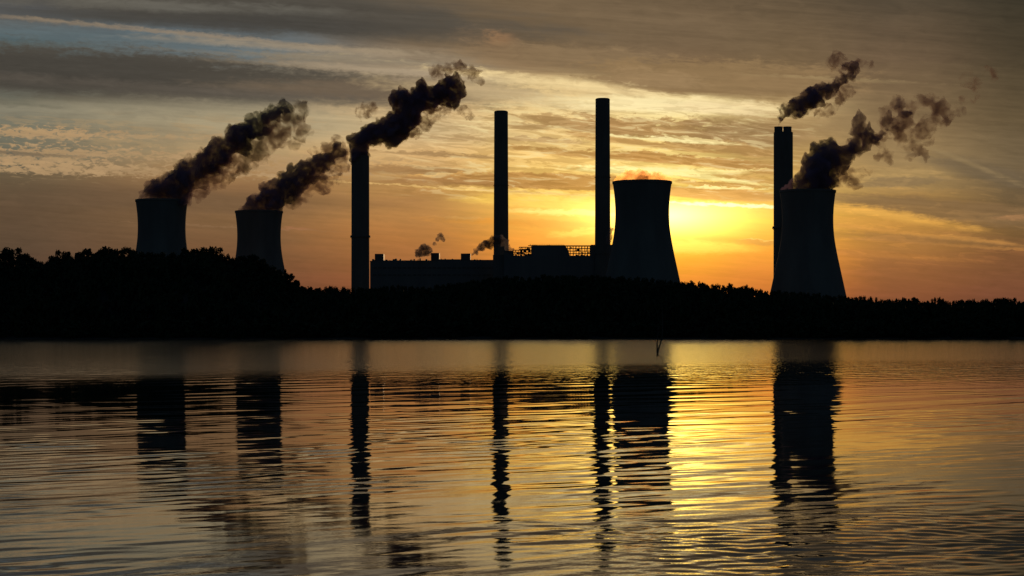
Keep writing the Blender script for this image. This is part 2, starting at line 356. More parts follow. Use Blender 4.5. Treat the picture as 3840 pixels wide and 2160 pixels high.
# ---------------------------------------------------------------- water
def water_mat():
    m, n = new_mat('lake_water')
    pos = n.node('ShaderNodeNewGeometry').outputs['Position']
    px, py = n.sep(pos)[0:2]
    def waves(ang, ls, lt, detail, rough, z, dist=.5):
        a = math.radians(ang); c, s = math.cos(a), math.sin(a)
        ss = n.vm('DOT_PRODUCT', pos, (c / ls, s / ls, 0)); tt = n.vm('DOT_PRODUCT', pos, (-s / lt, c / lt, 0))
        return n.noise(n.xyz(ss, tt, z), 1, detail, rough, dist)
    h2 = waves(44, .9, .26, 3, .6, 4)
    h3 = waves(20, 2.2, .9, 3, .6, 8)
    # wind: a ruffled strip along the far shore, calm water nearer
    wn = n.noise(n.xyz(n.m('MULTIPLY', px, 1 / 40), n.m('MULTIPLY', py, 1 / 25), 2.2), 1, 4, .6)
    edge = n.m('MULTIPLY_ADD', n.m('SUBTRACT', wn, .5), 55.0, py)
    ruf = n.m('MULTIPLY', n.mr(n.m('MULTIPLY_ADD', n.m('MINIMUM', px, 40.0), -.95, edge), 110.0, 180.0), n.mr(n.m('MULTIPLY_ADD', py, -.125, px), 20.0, -20.0, .55, 1.0))
    pn = n.noise(n.xyz(n.m('MULTIPLY', px, 1 / 5.0), n.m('MULTIPLY', py, 1 / 9.0), 9.2), 1, 3, .6)
    patch = n.mr(pn, .45, .62, .15, 1.0)
    H = n.m('MULTIPLY', n.m('MULTIPLY', h2, .0034), n.m('MULTIPLY', patch, n.mr(py, 70.0, 25.0, .1, 1.0)))
    H = n.m('ADD', H, n.m('MULTIPLY', h3, .0015))
    h5 = waves(38, .36, .10, 3, .6, 15)
    H = n.m('ADD', H, n.m('MULTIPLY', n.m('MULTIPLY', h5, .0011), n.m('MULTIPLY', n.mr(pn, .40, .58, .35, 1.3), n.mr(py, 60.0, 24.0, .0, 1.0))))
    h6 = n.noise(n.xyz(n.m('MULTIPLY', px, 1 / 1.6), n.m('MULTIPLY', py, 1 / 3.5), 5.0), 1, 3, .6)
    H = n.m('ADD', H, n.m('MULTIPLY', n.m('MULTIPLY', h6, .10), n.mr(py, 90.0, 150.0, .0, 1.0)))
    bp = n.node('ShaderNodeBump'); bp.inputs['Strength'].default_value = 1; bp.inputs['Distance'].default_value = 1
    n.put(bp.inputs['Height'], H)
    r = n.m('MULTIPLY_ADD', ruf, n.mr(px, -60.0, 10.0, .075, .14), n.mr(py, 75.0, 25.0, .024, .022))
    p = n.node('ShaderNodeBsdfPrincipled')
    p.inputs['Base Color'].default_value = (.012, .014, .012, 1); p.inputs['IOR'].default_value = 1.333
    n.put(p.inputs['Roughness'], r); n.put(p.inputs['Normal'], bp.outputs[0])
    o = n.node('ShaderNodeOutputMaterial'); n.t.links.new(p.outputs[0], o.inputs[0]); return m
# the sheet of water: real ripples where they are near enough to be seen, flat beyond
ry = [20.0]
while ry[-1] < 190: ry.append(ry[-1] + max(.05, ry[-1] * .0024))
ry = np.array([-6000, -1000, -200, -30, 5, 14, 17] + ry + [200, 230, 280, 350, 450, 560, 735.0])
NC = 560; cc = np.linspace(-1, 1, NC)
outer = np.array([-9000, -3000, -1000, -420.0])
half = np.clip(.31 * ry + 9, 12, 72)
GX = np.concatenate([np.tile(outer, (len(ry), 1)), half[:, None] * cc[None], np.tile(-outer[::-1], (len(ry), 1))], 1)
GY = np.repeat(ry[:, None], GX.shape[1], 1)
rg = np.random.RandomState(3)
def field(n, l0, l1, ang, spread, seed):
    q = np.random.RandomState(seed); H = np.zeros_like(GX)
    for i in range(n):
        L = l0 * (l1 / l0) ** q.rand(); a = math.radians(ang + q.randn() * spread); k = 2 * math.pi / L
        fade = np.clip((L / (np.maximum(.05, GY * .0024)) - 3) / 4, 0, 1)
        H += fade * np.sin(k * (GX * math.cos(a) + GY * math.sin(a)) + q.rand() * 6.283) / k
    return H * math.sqrt(2.0 / n)          # unit rms slope
def env(seed, lx, ly, n=14):
    q = np.random.RandomState(seed); E = np.zeros_like(GX)
    for i in range(n): E += np.sin(GX * q.randn() * 6 / lx + GY * q.randn() * 6 / ly + q.rand() * 6.283)
    return E / math.sqrt(n / 2)
def sst(a, c, x):
    t_ = np.clip((x - a) / (c - a), 0, 1); return t_ * t_ * (3 - 2 * t_)
nearw = sst(92, 38, GY)
ea = np.clip(1 + .45 * env(11, 30, 60), .25, 2); eb = np.clip(.9 + .8 * env(12, 9, 16), .12, 2.4); ec = np.clip(.8 + .9 * env(13, 22, 22), .05, 2.5)
H = field(40, 1.4, 6.0, -52, 11, 21) * (.0058 + .0030 * nearw) * ea
H += field(46, .40, 1.4, -56, 15, 22) * (.0085 + .0095 * nearw) * (.5 * ea + .5 * eb)
H += field(40, .22, .55, -75, 34, 23) * (.0050 + .0150 * nearw) * eb * ec
H += field(40, .15, .34, -60, 30, 24) * (.020 * sst(60, 26, GY)) * eb * ec
H *= sst(18, 21, GY) * sst(188, 165, GY) * (np.abs(GX) <= half[:, None] + .01) * sst(1.0, .93, np.abs(GX) / half[:, None])
Wc = np.stack([GX, GY, H], -1).reshape(-1, 3).astype(np.float32)
nr, ncol = GX.shape; idx = np.arange(nr * ncol).reshape(nr, ncol)
Q4 = np.stack([idx[:-1, :-1], idx[:-1, 1:], idx[1:, 1:], idx[1:, :-1]], -1).reshape(-1, 4).astype(np.int32)
me = bpy.data.meshes.new('lake'); me.vertices.add(len(Wc)); me.vertices.foreach_set('co', Wc.ravel())
me.loops.add(Q4.size); me.loops.foreach_set('vertex_index', Q4.ravel()); me.polygons.add(len(Q4))
me.polygons.foreach_set('loop_start', np.arange(0, Q4.size, 4, dtype=np.int32)); me.update(calc_edges=True)
me.polygons.foreach_set('use_smooth', np.ones(len(Q4), bool)); me.materials.append(water_mat())
lake = bpy.data.objects.new('lake', me); COL.objects.link(lake)
tag(lake, 'rippled lake mirroring the sunset and the chimneys', kind='structure')

# ---------------------------------------------------------------- trees
def crown_mesh(seed, n=420, leaf=.055, pine=True):
    """crown in a box one unit high and about one wide: leaf clumps on lumpy boughs, gaps between"""
    r = random.Random(seed); vs = []; fs = []
    lobes = [(0, 0, .80, .20), (0, 0, .5, .28), (0, 0, .25, .2)]
    for k in range(15):
        h = r.uniform(.08, .88); rad = .36 * math.sqrt(max(.05, 1 - ((h - .45) / .55) ** 2))
        a = r.uniform(0, 6.283); q = r.uniform(.5, 1.0) * rad
        lobes.append((q * math.cos(a), q * math.sin(a), h, r.uniform(.10, .17)))
    for k in range(n):
        lx, ly, lz, lr = r.choice(lobes)
        d = Vector((r.gauss(0, 1), r.gauss(0, 1), r.gauss(0, 1))).normalized() * lr * r.uniform(.35, 1.1)
        c = Vector((lx, ly, lz)) + d; s = leaf * r.uniform(.5, 1.25)
        e1 = Vector((r.gauss(0, 1), r.gauss(0, 1), r.gauss(0, 1))).normalized(); e2 = e1.cross(Vector((r.gauss(0, 1), r.gauss(0, 1), r.gauss(0, 1)))).normalized()
        i = len(vs); vs += [c + e1 * s, c + e2 * s * .8, c - e1 * s * r.uniform(.6, 1), c - e2 * s * .7]; fs.append((i, i + 1, i + 2, i + 3))
    return vs, fs
def trunk_mesh(seed):
    r = random.Random(seed); m = MB(); x = y = 0; pts = [(0, 0, 0)]
    for k in range(1, 6):
        x += r.uniform(-.02, .02); y += r.uniform(-.02, .02); pts.append((x, y, k / 5 * .95))
    for k in range(5): m.bar(pts[k], pts[k + 1], .03 * (1 - k * .16), .03 * (1 - (k + 1) * .16))
    for k in range(5):
        h = r.uniform(.5, .85); a = r.uniform(0, 6.283)
        m.bar((x * h, y * h, h), (.22 * math.cos(a), .22 * math.sin(a), h + .1), .010, .004, 4)
    return m
crowns = []
for k in range(8):
    vs, fs = crown_mesh(100 + k, 1300, .058); me = bpy.data.meshes.new('crown'); me.from_pydata([tuple(p) for p in vs], [], fs); me.materials.append(M_leaf); crowns.append(me)
trunks = []
for k in range(4):
    m = trunk_mesh(k); me = bpy.data.meshes.new('trunk'); me.from_pydata(m.v, [], m.f); me.materials.append(M_bark); trunks.append(me)
R = random.Random(5)
def tree(uu, vtop, D, wpx, label, group=None, name='pine_tree'):
    x = X(uu, D); zt = Z(vtop, D); z0 = terr(x, D) - .3; h = max(7, zt - z0)
    root = empty(name, (x, D, z0)); root.rotation_euler.z = R.uniform(0, 6.28)
    tag(root, label, 'tree', group)
    w = wpx / F * D
    c = bpy.data.objects.new('crown', R.choice(crowns)); COL.objects.link(c); c.parent = root
    ch = min(h * .85, max(w * 1.0, h * .6)); c.location = (0, 0, h - ch); c.scale = (w, w, ch)
    t_ = bpy.data.objects.new('trunk', R.choice(trunks)); COL.objects.link(t_); t_.parent = root; t_.scale = (h * .7, h * .7, h * .96)
# crowns on the left hill that stand out: (u, v top, width, what)
LEFT = [(8,630,30,'dark rounded tree crown cut by the left edge of the wooded hill'),
 (20,622,24,'small peaked tree crown, second from the left end of the wooded hill'),
 (41,623,28,'knobbly dark tree crown, third from the left end of the wooded hill'),
 (62,637,26,'lower tree crown where the hill outline starts to fall towards the notch'),
 (84,646,24,'drooping tree crown halfway down the left side of the notch'),
 (101,655,20,'lowest tree crown on the left side of the notch in the hill outline'),
 (121,656,20,'low tree crown just right of the bottom of the notch'),
 (135,641,24,'mid height tree crown climbing out of the notch to the right'),
 (151,629,24,'left one of the twin peaked crowns right of the notch'),
 (170,631,24,'right one of the twin peaked crowns right of the notch'),
 (186,645,20,'short tree crown in the dip right of the twin peaks'),
 (203,634,26,'tree crown on the left shoulder of the round clump before the wide crown'),
 (220,624,30,'tall round tree crown between the small dip and the wide crown'),
 (240,634,22,'slightly lower crown left of the broad highest crown'),
 (256,625,28,'left half of the broad highest crown group on the hill'),
 (274,619,34,'broad highest dark crown on the hill left of the first cooling tower'),
 (296,625,24,'sloping crown to the right of the broad highest crown'),
 (316,621,26,'pointed crown two trees left of the first cooling tower'),
 (335,625,24,'tree crown touching the left side of the first cooling tower'),
 (357,633,26,'tree crown in front of the left foot of the first cooling tower'),
 (384,634,26,'low crown in front of the first cooling tower, left of its middle'),
 (410,634,24,'low crown in front of the middle of the first cooling tower'),
 (436,633,26,'low crown in front of the first cooling tower, right of its middle'),
 (462,623,26,'taller crown over the right foot of the first cooling tower'),
 (480,631,20,'small crown in the dip right of the first cooling tower'),
 (495,622,26,'round crown, first of the high clump between the two left cooling towers'),
 (518,621,28,'round crown in the middle of the high clump between the two left cooling towers'),
 (542,619,30,'tallest crown at the right end of the clump between the two left cooling towers'),
 (560,636,16,'narrow crown stepping down from the clump between the left cooling towers'),
 (573,637,12,'thin isolated spike of a tree left of the second cooling tower'),
 (590,646,22,'low crown just left of the second cooling tower'),
 (614,640,28,'crown over the left foot of the second cooling tower'),
 (636,637,30,'highest crown in front of the second cooling tower'),
 (660,650,26,'crown on the falling slope in front of the second cooling tower'),
 (682,667,26,'crown lower on the slope in front of the second cooling tower'),
 (705,675,26,'crown over the right foot of the second cooling tower'),
 (726,687,24,'crown just right of the second cooling tower on the falling slope'),
 (742,704,22,'crown near the bottom of the hill slope left of the twin-flue chimney')]
for (uu, vv, w, lb) in LEFT: tree(uu, vv, 900 + R.uniform(-12, 12), w * 1.75, lb, 'trees on the skyline of the left hill')
SEG = [(757, 880, 15, 'low round tree crown in the dip between the left hill and the twin-flue chimney'),
 (884, 1150, 15, 'dark tree crown below the boiler house roof with three vents'),
 (1150, 1545, 16, 'dark tree crown on the wooded rise in front of the long boiler house'),
 (1545, 1712, 16, 'dark tree crown hiding the foot of the central cooling tower'),
 (1712, 1938, 12, 'small knobbly crown in the treeline between the central and the right cooling tower'),
 (1938, 2125, 14, 'dark tree crown hiding the foot of the rightmost cooling tower'),
 (2125, 2600, 12.5, 'small knobbly crown in the low treeline right of the rightmost cooling tower')]
for a, c, st, lb in SEG:
    uu = a + 4
    while uu < c:
        w = st * R.uniform(1.5, 2.6)
        tree(uu, skyline(uu) + R.uniform(-1.0, 5), 900 + R.uniform(-15, 15), w, lb, lb.replace('crown', 'crowns').replace('tree crowns', 'tree crowns') , 'tree')
        uu += st * R.uniform(.7, 1.3)
# the rest of the wood: one dark mass down to the water
wv_, wf_ = [], []
protos = [crown_mesh(300 + k, 200, .11) for k in range(6)]
off = 0; VV = []; FF = []
for k in range(3900):
    y = R.uniform(SHORE + 3, 1010) if k > 700 else R.uniform(SHORE + 1, 745)
    x = R.uniform(-1, 1) * (330 if k % 3 else (520 if k % 2 else 900))
    z0 = terr(x, y)
    if z0 < .2: continue
    h = R.uniform(9, 15) if y > 740 else R.uniform(3, 9)
    uu = 1288 + x / y * F
    zmax = Z(skyline(uu) + 5, y)
    if z0 + h > zmax: h = max(3, zmax - z0)
    w = R.uniform(6, 10) * min(1, h / 9 + .3)
    vs, fs = protos[k % 6]; A = np.array([tuple(p) for p in vs]); an = R.uniform(0, 6.28); c, s = math.cos(an), math.sin(an)
    Q = np.empty_like(A); Q[:, 0] = (A[:, 0] * c - A[:, 1] * s) * w + x; Q[:, 1] = (A[:, 0] * s + A[:, 1] * c) * w + y; Q[:, 2] = A[:, 2] * h + z0 - .05 * h
    VV.append(Q); FF.append(np.array(fs) + off); off += len(A)
V_ = np.concatenate(VV); F_ = np.concatenate(FF)
me = bpy.data.meshes.new('woods'); me.vertices.add(len(V_)); me.vertices.foreach_set('co', V_.ravel().astype(np.float32))
me.loops.add(F_.size); me.loops.foreach_set('vertex_index', F_.ravel().astype(np.int32)); me.polygons.add(len(F_))
me.polygons.foreach_set('loop_start', np.arange(0, F_.size, 4, dtype=np.int32)); me.update(calc_edges=True); me.materials.append(M_leaf)
wo = bpy.data.objects.new('woods', me); COL.objects.link(wo); tag(wo, 'solid black mass of trees along the far shore down to the water', 'woods', kind='stuff')

# ---------------------------------------------------------------- cooling towers
TP = [(458, 74.5), (476, 71), (497, 69), (517, 67.7), (546, 67), (578, 69.3), (612, 74.5), (659, 84.5), (705, 94.5), (760, 106.5), (803, 116)]
def cooling_tower(cx, vtop, lb):
    s = (HOR - vtop) / (HOR - 458); D = 2066.0 / s; k = 2066 / F
    root = empty('cooling_tower', (X(cx, D), D, 0)); tag(root, lb, 'cooling tower', 'hyperbolic cooling towers')
    pr = []
    vs_ = np.linspace(458, 803, 40)
    rs = np.interp(vs_, [p[0] for p in TP], [p[1] for p in TP])
    rs = np.convolve(np.pad(rs, 3, mode='edge'), np.ones(7) / 7, 'valid'); rs[:3] = [74.2, 73.0, 71.8]
    outer = [(r * k, CAMZ + (HOR - q) * k) for q, r in zip(vs_, rs)][::-1]
    inner = [(r - 1.1, z) for r, z in outer][::-1]
    m = MB(); m.lathe(outer + inner, 96, closed=True); m.build('shell', M_conc, root, True)
    zt = CAMZ + (HOR - 458) * k; r = 74.2 * k
    m = MB(); m.lathe([(r + .05, zt - 2.2), (r + .4, zt - 2.0), (r + .4, zt + .5), (r - 1.6, zt + .5), (r - 1.6, zt - 2.0)], 96, closed=True); m.build('rim', M_conc, root)
    zb = outer[0][1]; rb = outer[0][0]
    m = MB()
    for i in range(36):
        a0 = 2 * math.pi * i / 36
        for da in (-1, 1):
            a1 = a0 + da * math.pi / 36
            m.bar(((rb + 3) * math.cos(a0), (rb + 3) * math.sin(a0), 2), ((rb - .5) * math.cos(a1), (rb - .5) * math.sin(a1), zb + .4), .7)
    m.build('support_columns', M_conc, root)
    m = MB(); m.lathe([(rb + 6, 1.5), (rb + 6, 6.5), (rb + 5, 6.5), (rb + 5, 1.5)], 64, closed=True); m.build('basin', M_conc, root)
    return D
D1 = cooling_tower(407, 504, 'leftmost cooling tower, dense slanting steam rising from its mouth above the wooded hill')
D2 = cooling_tower(651.5, 532, 'smaller looking cooling tower between the leftmost one and the twin-flue chimney')
D3 = cooling_tower(1615.5, 458, 'central cooling tower in front of the sun with only a thin glowing cap of steam')
D4 = cooling_tower(2032, 480.5, 'rightmost cooling tower, overlapping the foot of the right chimney')

# ---------------------------------------------------------------- chimneys
def single_chimney(cx, vtop, wt, wb, lb):
    D = 302 * F / (HOR - vtop); k = D / F
    root = empty('chimney', (X(cx, D), D, 3)); tag(root, lb, 'chimney', 'tall chimneys')
    h = Z(vtop, D) - 3
    m = MB(); n = 12
    pr = [((wb + (wt - wb) * i / n) / 2 * k, h * .985 * i / n) for i in range(n + 1)]
    pr[-1] = (pr[-1][0], h - 5 * k); m.lathe(pr, 48); m.build('shaft', M_chim, root, False)
    rt = wt / 2 * k
    m = MB(); m.lathe([(rt + .15, h - 5 * k), (rt + .15, h - 3.0 * k), (rt - .8 * k, h - 1.2 * k), (rt - 2.6 * k, h - .1 * k), (rt - 3.2 * k, h), (rt - 4.2 * k, h), (rt - 4.2 * k, h - 5 * k)], 48, closed=True); m.build('cap', M_chim, root)
    for f in (.33, .66):
        r = (wb + (wt - wb) * f) / 2 * k
        m = MB(); m.lathe([(r, h * f), (r + .9, h * f), (r + .9, h * f + .25), (r, h * f + .25)], 48, closed=True)
        for i in range(24):
            a = 2 * math.pi * i / 24; m.bar(((r + .85) * math.cos(a), (r + .85) * math.sin(a), h * f), ((r + .85) * math.cos(a), (r + .85) * math.sin(a), h * f + 1.2), .04, n=4)
        m.build('walkway', M_steel, root)
    return D
def twin_chimney(cx, vtop, vsh, w, vring, lb):
    D = 302 * F / (HOR - vtop); k = D / F
    root = empty('twin_flue_chimney', (X(cx, D), D, 3)); tag(root, lb, 'chimney', 'tall chimneys')
    hs = Z(vsh, D) - 3; h = Z(vtop, D) - 3; r = w / 2 * k
    m = MB(); m.lathe([(r * 1.03, 0), (r * 1.01, hs * .5), (r, hs - .4 * k), (r - .5 * k, hs)], 56); m.build('shaft', M_chim, root)
    for sx in (-1, 1):
        rf = .215 * w * k
        m = MB(); m.lathe([(rf, hs - 2), (rf, h - 2.5 * k), (rf * 1.03, h - 2.4 * k), (rf * 1.03, h), (rf * .8, h), (rf * .8, hs - 2)], 32, closed=True)
        o = m.build('flue', M_chim, root); o.location = (sx * r * .47 - .5, 0, 0)
    zr = Z(vring, D) - 3
    m = MB(); m.lathe([(r * 1.0, zr), (r + 2.2, zr), (r + 2.2, zr + .5), (r * 1.0, zr + .5)], 48, closed=True)
    for i in range(28):
        a = 2 * math.pi * i / 28; q = r + 2.1
        m.bar((q * math.cos(a), q * math.sin(a), zr), (q * math.cos(a), q * math.sin(a), zr + 1.5), .06, n=4)
        m.bar((q * math.cos(a), q * math.sin(a), zr), ((r) * math.cos(a), (r) * math.sin(a), zr - 2), .1, n=4)
    m.build('walkway', M_steel, root)
    for sx in (-1, 1):
        m = MB(); m.box(sx * (r + 1) - .9, sx * (r + 1) + .9, -.6, .6, zr + .5, zr + 3.2); m.build('lamp_box', M_steel, root)
    return D
DC2 = single_chimney(1260.5, 279, 34.5, 39, 'shorter of the two plain smokeless chimneys, rising from the middle of the boiler house')
DC3 = single_chimney(1516, 247.5, 36, 41, 'tallest plain smokeless chimney just left of the central cooling tower')
DC1 = twin_chimney(906.5, 382, 392, 44.5, 597, 'wide chimney at the left end of the boiler house, its top lost in dark smoke')
DC4 = twin_chimney(1970.4, 319, 333, 48, 575, 'wide chimney with two flue stubs on top behind the rightmost cooling tower')

# ---------------------------------------------------------------- boiler houses
def pbox(m, u0, u1, v0, v1, D, dep=60, dy=0):
    m.box(X(u0, D), X(u1, D), D + dy, D + dy + dep, Z(v1, D), Z(v0, D))
DB = 2560.0
bA = empty('boiler_house', (0, 0, 0)); tag(bA, 'long flat roofed boiler house with three square roof vents, left of the shorter plain chimney', 'power station building', 'boiler houses')
m = MB(); m.box(X(931, DB), X(1266, DB), DB, DB + 55, 3, Z(656.5, DB)); m.build('wall', M_clad, bA)
m = MB()
m.box(X(931, DB) - .4, X(942, DB), DB - .4, DB + 55.4, Z(658, DB), Z(657.9, DB) + .9)
for (a, c, vt) in ((964, 1083.5, 655), (1104.5, 1159, 652.2), (1183, 1240, 653.5)): pbox(m, a, c, vt, 657, DB, 54, .5)
m.build('roof_edge', M_clad, bA)
for (a, c, vt) in ((942, 964, 638), (1083.6, 1104.5, 635.8), (1159, 1183, 637.2)):
    m = MB(); pbox(m, a, c, vt, 656.8, DB, 22, 6); f = m.build('roof_vent', M_clad, bA)
    m = MB()
    for i in range(5): m.box(X(a, DB) + .5, X(c, DB) - .5, DB + 5.6, DB + 5.9, Z(656, DB) + 1 + i * 1.8, Z(656, DB) + 1.6 + i * 1.8)
    m.build('louvre', M_steel, f)
Rb = random.Random(9); m = MB()
for i in range(60):
    uu = Rb.uniform(936, 1236)
    if any(a - 1 < uu < c + 1 for a, c in ((942, 964), (1083.6, 1104.5), (1159, 1183))): continue
    x = X(uu, DB); h = Rb.uniform(.6, 2.2); w = Rb.uniform(.3, 1.6); y = DB + Rb.uniform(2, 40); z = Z(654, DB)
    m.box(x - w, x + w, y, y + 2, z - 2, z + h)
m.build('roof_equipment', M_steel, bA)['kind'] = 'stuff'
for (v0, v1) in ((672, 676), (690, 694)):
    m = MB()
    for i in range(26):
        a = 938 + i * 12.5; m.box(X(a, DB), X(a + 9, DB), DB - .35, DB - .02, Z(v1, DB), Z(v0, DB))
    m.build('window_band', M_steel, bA)
# stair and duct block under the shorter chimney
m = MB(); pbox(m, 1238, 1292, 630, 700, DB - 60, 40); m.box(X(1238, DB - 60) , X(1292, DB - 60), DB - 60, DB - 20, 3, Z(700, DB - 60)); 
m = MB(); m.box(X(1240, DB - 60), X(1268, DB - 60), DB - 60, DB - 22, 3, Z(641, DB - 60)); m.build('duct_house', M_clad, bA)
DE = 2480.0
bB = empty('boiler_house', (0, 0, 0)); tag(bB, 'taller boiler house with open steel framing between the two plain chimneys', 'power station building', 'boiler houses')
m = MB(); m.box(X(1268, DE), X(1566, DE), DE, DE + 62, 3, Z(643, DE)); m.build('wall', M_clad, bB)
m = MB(); pbox(m, 1268, 1292, 630, 643.2, DE, 30, 8); m.build('stair_head', M_clad, bB)
m = MB(); pbox(m, 1337, 1421, 616, 643.2, DE, 40, 6); m.add([(X(1421, DE), DE + 6, Z(643, DE)), (X(1434, DE), DE + 6, Z(643, DE)), (X(1430, DE), DE + 6, Z(628, DE)), (X(1421, DE), DE + 6, Z(616.5, DE)), (X(1421, DE), DE + 40, Z(643, DE)), (X(1434, DE), DE + 40, Z(643, DE)), (X(1430, DE), DE + 40, Z(628, DE)), (X(1421, DE), DE + 40, Z(616.5, DE))], [(0, 1, 2, 3), (7, 6, 5, 4), (0, 4, 5, 1), (1, 5, 6, 2), (2, 6, 7, 3), (3, 7, 4, 0)]); m.build('penthouse', M_clad, bB)
m = MB(); pbox(m, 1487, 1566, 615, 643.2, DE, 40, 6); m.build('penthouse', M_clad, bB)
def frame(m, u0, u1, vt, vb, cols_, rows_, D, th=.55):
    x0, x1, zt, zb = X(u0, D), X(u1, D), Z(vt, D), Z(vb, D)
    for y in (D + 8, D + 20):
        for i in range(cols_ + 1):
            x = x0 + (x1 - x0) * i / cols_; m.box(x - th / 2, x + th / 2, y, y + th, zb, zt)
        for j in range(rows_ + 1):
            z = zt - (zt - zb) * j / rows_; m.box(x0 - .3, x1 + .3, y - .02, y + th + .02, z - th * .8, z + th * .3)
        for i in range(cols_):
            if i % 2 == 0: m.bar((x0 + (x1 - x0) * i / cols_, y + .3, zb), (x0 + (x1 - x0) * (i + 1) / cols_, y + .3, zt), .2, n=4)
    Rf = random.Random(int(u0))
    for i in range(9):
        x = Rf.uniform(x0, x1 - 3); j = Rf.randrange(rows_); z = zt - (zt - zb) * (j + 1) / rows_; m.box(x, x + Rf.uniform(1.5, 4), D + 10, D + 14, z, z + Rf.uniform(1, 2.6))
m = MB(); frame(m, 1291, 1337, 628, 643, 7, 3, DE); frame(m, 1306, 1337, 620.5, 628, 4, 1, DE); m.build('steel_frame', M_steel, bB)
m = MB(); frame(m, 1428, 1487, 617.5, 643, 8, 4, DE); m.box(X(1421, DE), X(1487, DE), DE + 7, DE + 22, Z(618.5, DE), Z(616.6, DE)); m.build('steel_frame', M_steel, bB)
m = MB()
for i in range(14): m.bar((X(1340 + i * 6, DE), DE + 6.5, Z(616, DE)), (X(1340 + i * 6, DE), DE + 6.5, Z(616, DE) + 1.1), .06, n=4)
m.box(X(1340, DE), X(1418, DE), DE + 6.4, DE + 6.6, Z(616, DE) + 1.05, Z(616, DE) + 1.2); m.build('roof_railing', M_steel, bB)
m = MB(); Rp = random.Random(4)
for i in range(26):
    uu = Rp.uniform(1270, 1480); x = X(uu, DE); zt = Z(643, DE)
    if 1334 < uu < 1424: zt = Z(616, DE); hh = Rp.uniform(.5, 1.6)
    else: hh = Rp.uniform(1.5, 6)
    y = DE + Rp.uniform(9, 30)
    if Rp.random() < .5: m.bar((x, y, zt - .3), (x, y, zt + hh), Rp.uniform(.15, .5), n=8)
    else: w = Rp.uniform(1, 3.5); m.box(x - w, x + w, y, y + 2, zt - .3, zt + hh * .5)
m.build('roof_pipework', M_steel, bB)

# ---------------------------------------------------------------- smoke and steam
import bmesh
def ico(n):
    bm = bmesh.new(); bmesh.ops.create_icosphere(bm, subdivisions=n, radius=1)
    r = np.array([tuple(q.co) for q in bm.verts]), [tuple(q.index for q in f.verts) for f in bm.faces]; bm.free(); return r
BIG_V, BIG_F = ico(4); ICO_V, ICO_F = ico(2)
def plume(name, pts, D, mat, seed, voxel=1.3, parent=None, sub=16, lump=.42, squash=.9, warp=1.0, grow=1.12):
    """puffs (u, v, radius in photo units) round a curved path at distance D, fused into one billowing closed surface"""
    r = random.Random(seed); k = D / F; mb = MB()
    for (uu, vv, rad) in pts:
        R0 = rad * k * grow; c = np.array((X(uu, D), D + r.uniform(-.3, .3) * R0, Z(vv, D)))
        mb.add(BIG_V * R0 * .86 * np.array((1, squash, 1)) + c, BIG_F)
        for j in range(sub):
            d = np.array([r.gauss(0, 1), r.gauss(0, 1), r.gauss(0, 1)]); d /= np.linalg.norm(d)
            rr = R0 * lump * r.choice((.35, .5, .7, 1.0, 1.35)) * r.uniform(.8, 1.2)
            cc = c + d * (R0 * r.uniform(.9, 1.12) - rr * .6)
            mb.add(ICO_V * rr + cc, ICO_F)
            for q in range(3):
                e = np.array([r.gauss(0, 1), r.gauss(0, 1), r.gauss(0, 1)]) + d * 1.2; e /= np.linalg.norm(e)
                r2 = rr * r.uniform(.25, .5); mb.add(ICO_V * r2 + cc + e * rr * .9, ICO_F)
    out = []                                   # turbulence: shake the whole cloud of puffs by a vector noise
    for q in mb.v:
        p = Vector(q); a = mnoise.noise_vector(p / (12 * warp)) * 6.5 * warp + mnoise.noise_vector(p / (5 * warp) + Vector((7, 3, 1))) * 3.6 * warp + mnoise.noise_vector(p / (2.3 * warp)) * 1.5 * warp
        out.append((p.x + a.x, p.y + a.y, p.z + a.z))
    mb.v = out
    o = mb.build(name, mat, None)
    md = o.modifiers.new('fuse', 'REMESH'); md.mode = 'VOXEL'; md.voxel_size = voxel
    dg = bpy.context.evaluated_depsgraph_get(); me = bpy.data.meshes.new_from_object(o.evaluated_get(dg))
    o.modifiers.clear(); old = o.data; o.data = me; bpy.data.meshes.remove(old); me.name = name
    if not me.materials: me.materials.append(mat)
    if parent: o.parent = parent
    return o
SM = smoke_mat('dense_steam', .27, (.66, .50, .84), (.72, .56, .68), .10, .34, .62, .16, .12, .12)
SM2 = smoke_mat('dense_smoke', .32, (.66, .50, .84), (.72, .56, .68), .12, .34, .60, .18, .10, .12)
TH = smoke_mat('thin_steam', .15, (.54, .42, .58), (.70, .52, .52), .065, .40, .68, 0.0, .14, .1)
p1 = plume('steam_plume', [(351,502,5),(360,499,9),(371,495,15),(386,492,22),(405,488,32),(435,478,38),(462,457,38),(492,432,36),(522,407,34),(552,385,33),(582,362,32),(610,340,31),(638,322,29),(662,306,24),(688,290,20),(712,268,14)], D1, SM, 1)
tag(p1, 'dark slanting steam plume from the leftmost cooling tower', 'steam plume', 'steam plumes from cooling towers')
plume('wisp', [(500,475,20),(530,450,24),(565,425,26),(600,405,26),(640,378,28),(675,350,30),(705,320,30),(730,290,24),(752,275,16),(745,330,22),(620,420,14)], D1, TH, 2, grow=1.4, parent=p1)
p2 = plume('steam_plume', [(603,530,5),(612,527,9),(622,523,14),(635,520,21),(652,516,31),(680,501,34),(710,480,32),(740,457,30),(768,434,27),(796,414,25),(822,400,22),(848,385,19)], D2, SM, 3)
tag(p2, 'dark slanting steam plume from the cooling tower nearest the left chimney', 'steam plume', 'steam plumes from cooling towers')
plume('wisp', [(735,500,16),(765,478,20),(800,455,22),(835,430,22),(856,408,16),(860,386,13),(800,385,12),(826,372,12),(850,368,14)], D2, TH, 4, grow=1.4, parent=p2)
